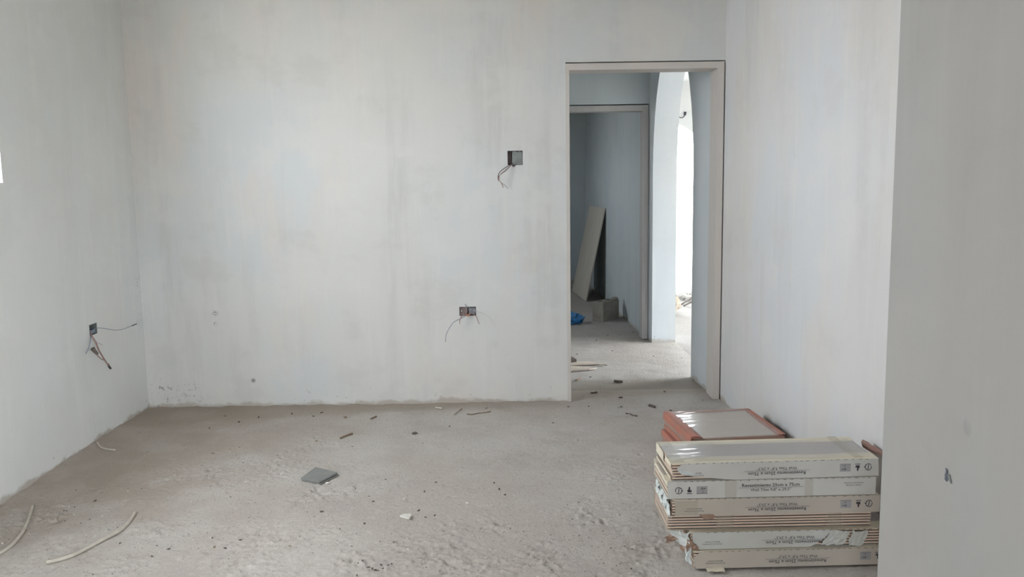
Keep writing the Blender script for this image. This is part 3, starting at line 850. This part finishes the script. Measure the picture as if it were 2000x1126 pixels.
# hollow concrete block
bl = empty('concrete_block', (.927, 8.500, fz(.927, 8.5) - .002), math.radians(48))
tag(bl, 'grey hollow concrete block on the floor before the leaning board', 'concrete block')
bm = bmesh.new()
Lb, Wb, Hb, t_ = .27, .130, .190, .028
for a in ((0, Lb, 0, t_), (0, Lb, Wb - t_, Wb), (0, t_, t_, Wb - t_), (Lb - t_, Lb, t_, Wb - t_), (Lb / 2 - .014, Lb / 2 + .014, t_, Wb - t_)):
    bm_box(bm, *a, 0, Hb)
bm_box(bm, t_, Lb - t_, t_, Wb - t_, 0, .03)
bmesh.ops.remove_doubles(bm, verts=bm.verts, dist=.0001)
from_bm('block_body', bm, M_BLOCK, bl)
o = new_obj('mortar_crust', stone_mesh('mortar_crust', 8, .055, .03, .018, M_BLOCK), None, bl); o.location = (.235, .03, Hb - .006)

# crumpled blue plastic bag
rnd = random.Random(12)
bm = bmesh.new(); bmesh.ops.create_icosphere(bm, subdivisions=3, radius=1)
for v in bm.verts:
    p = v.co.copy()
    k = 1 + .16 * math.sin(7 * p.x + 3 * p.y) * math.cos(6 * p.z + 2) + rnd.uniform(-.13, .13)
    q = Vector((p.x * .17 * k, p.y * .11 * k, max(p.z, -.55) * .075 * k + .037))
    q.z += .09 * max(0, -p.x) * max(0, p.z + .4) 
    v.co = q
o = from_bm('plastic_bag', bm, M_BLUE); o.location = (.56, 8.46, fz(.555, 8.46) + .004)
tag(o, 'crumpled blue plastic bag on the floor at the edge of the doorway', 'plastic bag')

def flat_scrap(name, px, mt, th, label, cat, lift=0.0, group=None):
    c = [at(*p) for p in px]
    m = sum(c, Vector()) / len(c)
    b = fz(m.x, m.y) + .003 + lift
    o = prism(name, [(p.x - m.x, p.y - m.y) for p in c], lambda u, v, k: (u, v, th * (1 - k)), mt)
    o.location = (m.x, m.y, b)
    return tag(o, label, cat, group)
flat_scrap('board_scrap', [(1085, 727), (1152, 722), (1166, 719), (1120, 716), (1085, 716)], M_LIGHTCARD, .010, 'pale flat board scrap lying just inside the doorway', 'board scrap')
flat_scrap('board_scrap', [(1085, 714), (1168, 711), (1186, 713), (1150, 706), (1085, 705)], M_LIGHTCARD, .008, 'longer pale board scrap lying behind the nearer one in the doorway', 'board scrap')
flat_scrap('bark_piece', [(1112, 709), (1126, 708), (1119, 703), (1110, 702)], M_DARK, .02, 'dark bark piece on the board scraps inside the doorway', 'bark piece', .009)

# rubble on the porch floor seen through the arch
def stone(px, py, sx, sy, sz, mt, seed, label, cat='stone', group=None, name='stone', rz=None, floor=True):
    p = at(px, py)
    if name in ('pebble', 'clod', 'crumb'): sx, sy, sz = sx * random.uniform(.6, 1.25), sy * random.uniform(.5, .8), sz * random.uniform(.4, .8)
    if name == 'chip': sz *= .5
    o = new_obj(name, stone_mesh(name, seed, sx, sy, sz, mt, .9), None)
    o.location = (p.x, p.y, fz(p.x, p.y) - sz * .12)
    o.rotation_euler = (0, 0, seed * 1.3 if rz is None else rz)
    return tag(o, label, cat, group)
o = stone(1317, 609, .075, .06, .105, M_STONE_T, 3, 'upright tan rock on the porch floor beside the arch', rz=.3); o.location.z += .0
o = stone(1317, 609, .05, .05, .035, M_STONE, 14, 'round grey stone sitting on the tan rock by the arch'); o.location.z += .165
for k, (px, py, r) in enumerate(((1328, 582, .042), (1336, 585, .050), (1345, 587, .046), (1353, 585, .050), (1340, 579, .040), (1350, 578, .044))):
    stone(px, py, r, r * .9, r * .75, M_STONE, 30 + k, ('leftmost', 'second from left', 'fourth from left', 'rightmost', 'third from left', 'fifth from left')[k] + ' of the grey rubble stones heaped on the bright porch floor', group='rubble heap on the porch')
for k, pts in enumerate((((1332, 596), (1345, 591), (1358, 587)), ((1336, 599), (1347, 597), (1358, 597)))):
    q = [at(*p) for p in pts]
    o = tube('stick', [(p.x, p.y, fz(p.x, p.y) + .012 + .02 * i) for i, p in enumerate(q)], .010, M_DARK)
    tag(o, ('upper' if k == 0 else 'lower') + ' dark stick on the porch floor before the rubble', 'stick', 'sticks on the porch')

# wire from the porch wall
def on_y(px, py, y):
    d = _fw + _r * ((px - W / 2) / F_PX) - _u * ((py - H / 2) / F_PX)
    return CAM + d * (y / d.y)
e = empty('wall_wire', on_y(1338, 221, PORCH_Y))
tag(e, 'dark bent wire hanging from the white porch wall above the arch', 'wire')
b0 = Vector(e.location)
tube('wire', [on_y(1338, 222, PORCH_Y - .02) - b0, on_y(1336, 227, PORCH_Y - .08) - b0, on_y(1331, 230, PORCH_Y - .10) - b0, on_y(1326, 228, PORCH_Y - .10) - b0, on_y(1322, 226, PORCH_Y - .1) - b0], .006, M_WB, e)
tube('wire_end', [on_y(1337.5, 224, PORCH_Y - .02) - b0, on_y(1338.5, 219, PORCH_Y - .01) - b0], .017, M_WB, e)

ORD = ['leftmost', 'second from left', 'third from left', 'fourth from left', 'fifth from left', 'sixth from left', 'seventh from left',
       'eighth from left', 'ninth from left', 'tenth from left', 'eleventh from left', 'twelfth from left']
def ordinals(pts):
    order = sorted(range(len(pts)), key=lambda i: pts[i][0])
    return {i: ('rightmost' if r == len(pts) - 1 else ORD[r]) for r, i in enumerate(order)}
def scatter(pts, name, phrase, group, size, mats, seed0):
    o = ordinals(pts)
    for k, (px, py) in enumerate(pts):
        m_ = mats[k] if isinstance(mats, list) else random.choice(mats)
        stone(px, py, random.uniform(*size), size[0] * .9, size[0] * .75, m_, seed0 + k, o[k] + ' of the ' + phrase, name, group, name)

# ------------------------------------------------------------------ litter on the main floor
e = empty('folded_scrap', at(626, 931) + Vector((0, 0, .004)))
e.location.z = fz(e.location.x, e.location.y) + .004
tag(e, 'dark grey folded square scrap lying in the middle of the floor', 'scrap')
c = [at(*p) - at(626, 931) for p in ((589, 939), (625, 946), (661, 928), (618, 917))]
prism('lower_sheet', [(p.x, p.y) for p in c], lambda u, v, k: (u, v, .004 * (1 - k)), M_SLATE, e)
prism('upper_sheet', [(p.x - .004, p.y + .002) for p in c], lambda u, v, k: (u, v, .0125 + .05 * max(0, u) * .25 - .006 * k), M_SLATE, e)

def strand(pts, r_, mt, name, label, cat, group=None, flat_=None):
    q = [at(*p) for p in pts]
    o = tube(name, [(p.x, p.y, fz(p.x, p.y) + r_ * .9) for p in q], r_, mt, sides=6, sub=4)
    return tag(o, label, cat, group)
strand([(90, 1101), (125, 1092), (160, 1077), (205, 1054), (235, 1037), (252, 1020), (264, 1001)], .0075, M_STRAW, 'palm_strip', 'long pale dry strip curving across the floor near the left wall', 'dry strip', 'dry strips')
strand([(-10, 1088), (22, 1066), (44, 1040), (55, 1015), (64, 986)], .0075, M_STRAW, 'palm_strip', 'pale dry strip at the foot of the left wall, leftmost', 'dry strip', 'dry strips')
strand([(190, 868), (200, 877), (226, 880)], .006, M_STRAW, 'palm_strip', 'short dry strip by the rough base of the left wall', 'dry strip', 'dry strips')
strand([(665, 858), (677, 853), (688, 849)], .006, M_WOOD, 'wood_splinter', 'dark splinter on the floor left of the dark chip', 'splinter')
strand([(887, 810), (894, 804), (901, 798)], .005, M_LIGHTCARD, 'wood_splinter', 'pale diagonal splinter near the foot of the back wall', 'splinter')
strand([(912, 808), (922, 809), (935, 807), (948, 806), (958, 804)], .0035, M_WOOD, 'twig', 'thin crooked twig along the foot of the back wall', 'twig')
strand([(850, 796), (858, 797), (864, 798)], .007, M_STRAW, 'wood_splinter', 'tan sliver against the foot of the back wall', 'splinter')
strand([(724, 819), (729, 817), (735, 814)], .005, M_WOOD, 'wood_splinter', 'small dark splinter near the back wall, left of centre', 'splinter')
strand([(1200, 745), (1208, 746), (1216, 746)], .009, M_DARK, 'wood_splinter', 'dark stick lying in the doorway threshold', 'splinter')
strand([(1154, 767), (1160, 767), (1166, 766)], .006, M_DARK, 'wood_splinter', 'thin dark stick at the left of the threshold', 'splinter')
strand([(1125, 742), (1130, 740), (1135, 737)], .006, M_WOOD, 'wood_splinter', 'small brown splinter in the threshold near the left jamb', 'splinter')
strand([(1267, 792), (1273, 793), (1279, 795)], .008, M_DARK, 'wood_splinter', 'dark splinter on the floor behind the red cartons', 'splinter')
strand([(1222, 806), (1230, 807), (1236, 810), (1244, 811)], .0035, M_DARK, 'twig', 'dark twig with a clod on the floor before the doorway', 'twig')
stone(1230, 807, .016, .012, .010, M_STONE, 71, 'grey clod beside the twig before the doorway', 'clod', name='clod')
stone(1243, 812, .012, .010, .010, M_DARK, 72, 'dark clod at the end of the twig before the doorway', 'clod', name='clod')
stone(810, 846, .024, .014, .012, M_DARK, 73, 'dark flat chip lying alone between scrap and back wall', 'chip', name='chip', rz=.4)
stone(674, 815, .016, .012, .010, M_WOOD, 74, 'reddish brown chip near the back wall', 'chip', name='chip')
stone(1212, 776, .018, .012, .012, M_DARK, 75, 'dark chip on the floor in front of the door opening', 'chip', name='chip')
stone(1298, 764, .016, .010, .009, M_WOOD, 76, 'brown chip at the right of the door opening', 'chip', name='chip')
o = flat_scrap('plaster_chip', [(781, 1009), (790, 1006), (797, 1006), (802, 1005), (803, 1010), (799, 1014), (791, 1012)], M_STONE_L, .009, 'white plaster chip, largest white bit on the floor', 'plaster chip')
stone(566, 1067, .0105, .009, .009, M_STONE_T, 77, 'tan pebble alone near the bottom of the floor', 'pebble', name='pebble')
stone(790, 973, .012, .010, .009, M_STONE_L, 78, 'pale pebble above the white plaster chip', 'pebble', name='pebble')
stone(912, 981, .011, .010, .010, M_STONE_L, 79, 'round white pebble right of the plaster chip', 'pebble', name='pebble')
stone(640, 943, .016, .010, .007, M_STONE_L, 80, 'pale chip against the edge of the dark folded scrap', 'pebble', name='pebble')
scatter(((700, 1099), (708, 1098), (758, 1101), (765, 1099), (720, 1107), (727, 1109), (738, 1112), (748, 1108), (744, 1101), (733, 1111), (697, 1123)), 'crumb', 'dark crumbs clustered at the bottom of the floor', 'crumb cluster at the bottom of the floor', (.006, .009), (M_DARK,), 100)
scatter(((753, 934), (852, 939), (829, 958), (729, 977), (849, 1004), (831, 1008), (818, 995), (712, 1021), (629, 998), (965, 942), (986, 965), (975, 955)), 'pebble', 'small dark pebbles scattered on the middle of the floor', 'pebbles scattered mid floor', (.008, .011), (M_DARK, M_STONE_D), 130)
scatter(((1150, 793), (1080, 826), (1213, 794), (878, 832), (1110, 794), (950, 797), (1310, 801), (1335, 806), (1372, 781)), 'pebble', 'small pebbles on the floor before the door opening', 'pebbles near the door opening', (.009, .013), (M_DARK, M_STONE_D), 160)
scatter(((409, 838), (416, 885), (467, 825), (612, 812), (628, 805), (570, 808), (618, 864), (505, 815), (440, 812)), 'pebble', 'small dark pebbles on the floor by the back left corner', 'pebbles by the back left corner', (.009, .013), (M_DARK, M_WOOD), 190)
scatter(((1153, 735), (1127, 691), (1196, 684), (1219, 693), (1332, 698), (1314, 672), (1276, 695), (1210, 653), (1187, 655), (1165, 664), (1237, 648)), 'pebble', 'pebbles on the corridor floor beyond the doorway', 'pebbles on the corridor floor', (.008, .013), [M_STONE_L if k in (3, 4, 5) else M_DARK for k in range(11)], 220)
scatter(((419, 1069), (440, 1071), (330, 1072), (415, 1050), (470, 1055), (235, 1061), (297, 1087), (186, 975), (146, 985)), 'clod', 'small dark clods on the rough floor near the left wall', 'clods near the left wall', (.007, .010), (M_DARK, M_WOOD), 250)

# loose grit over the rough patches: uncountable
rs = np.random.RandomState(5)
bm = bmesh.new()
n = 0
while n < 2600:
    cx, cy, r = ROUGH[rs.randint(len(ROUGH))]
    if rs.rand() < .3: x, y = rs.uniform(-2.2, 1.2), rs.uniform(3.0, 5.4)
    else: x, y = rs.normal(cx, r * .55), rs.normal(cy, r * .5)
    if not (-2.3 < x < RW(y) - .03 and 2.9 < y < 5.42) or (x > .56 and 3.0 < y < 4.6): continue
    s = rs.uniform(.0015, .0042) * (1.4 if rs.rand() < .06 else 1)
    zc = fz(x, y)
    a = rs.uniform(0, 6.28)
    v = [bm.verts.new((x + s * math.cos(a + k * 1.571) * rs.uniform(.7, 1.4), y + s * math.sin(a + k * 1.571), zc + s * .25)) for k in range(4)]
    t = bm.verts.new((x, y, zc + s * 1.1)); b = bm.verts.new((x, y, zc - s * .5))
    mi = 0 if rs.rand() < .84 else (1 if rs.rand() < .35 else 2)
    for k in range(4):
        bm.faces.new((v[k], v[(k + 1) % 4], t)).material_index = mi
        bm.faces.new((v[(k + 1) % 4], v[k], b)).material_index = mi
    n += 1
tag(from_bm('grit', bm, [M_STONE, M_DARK, M_STONE_L]), 'fine loose grit strewn over the rough concrete floor', 'grit', kind='stuff')
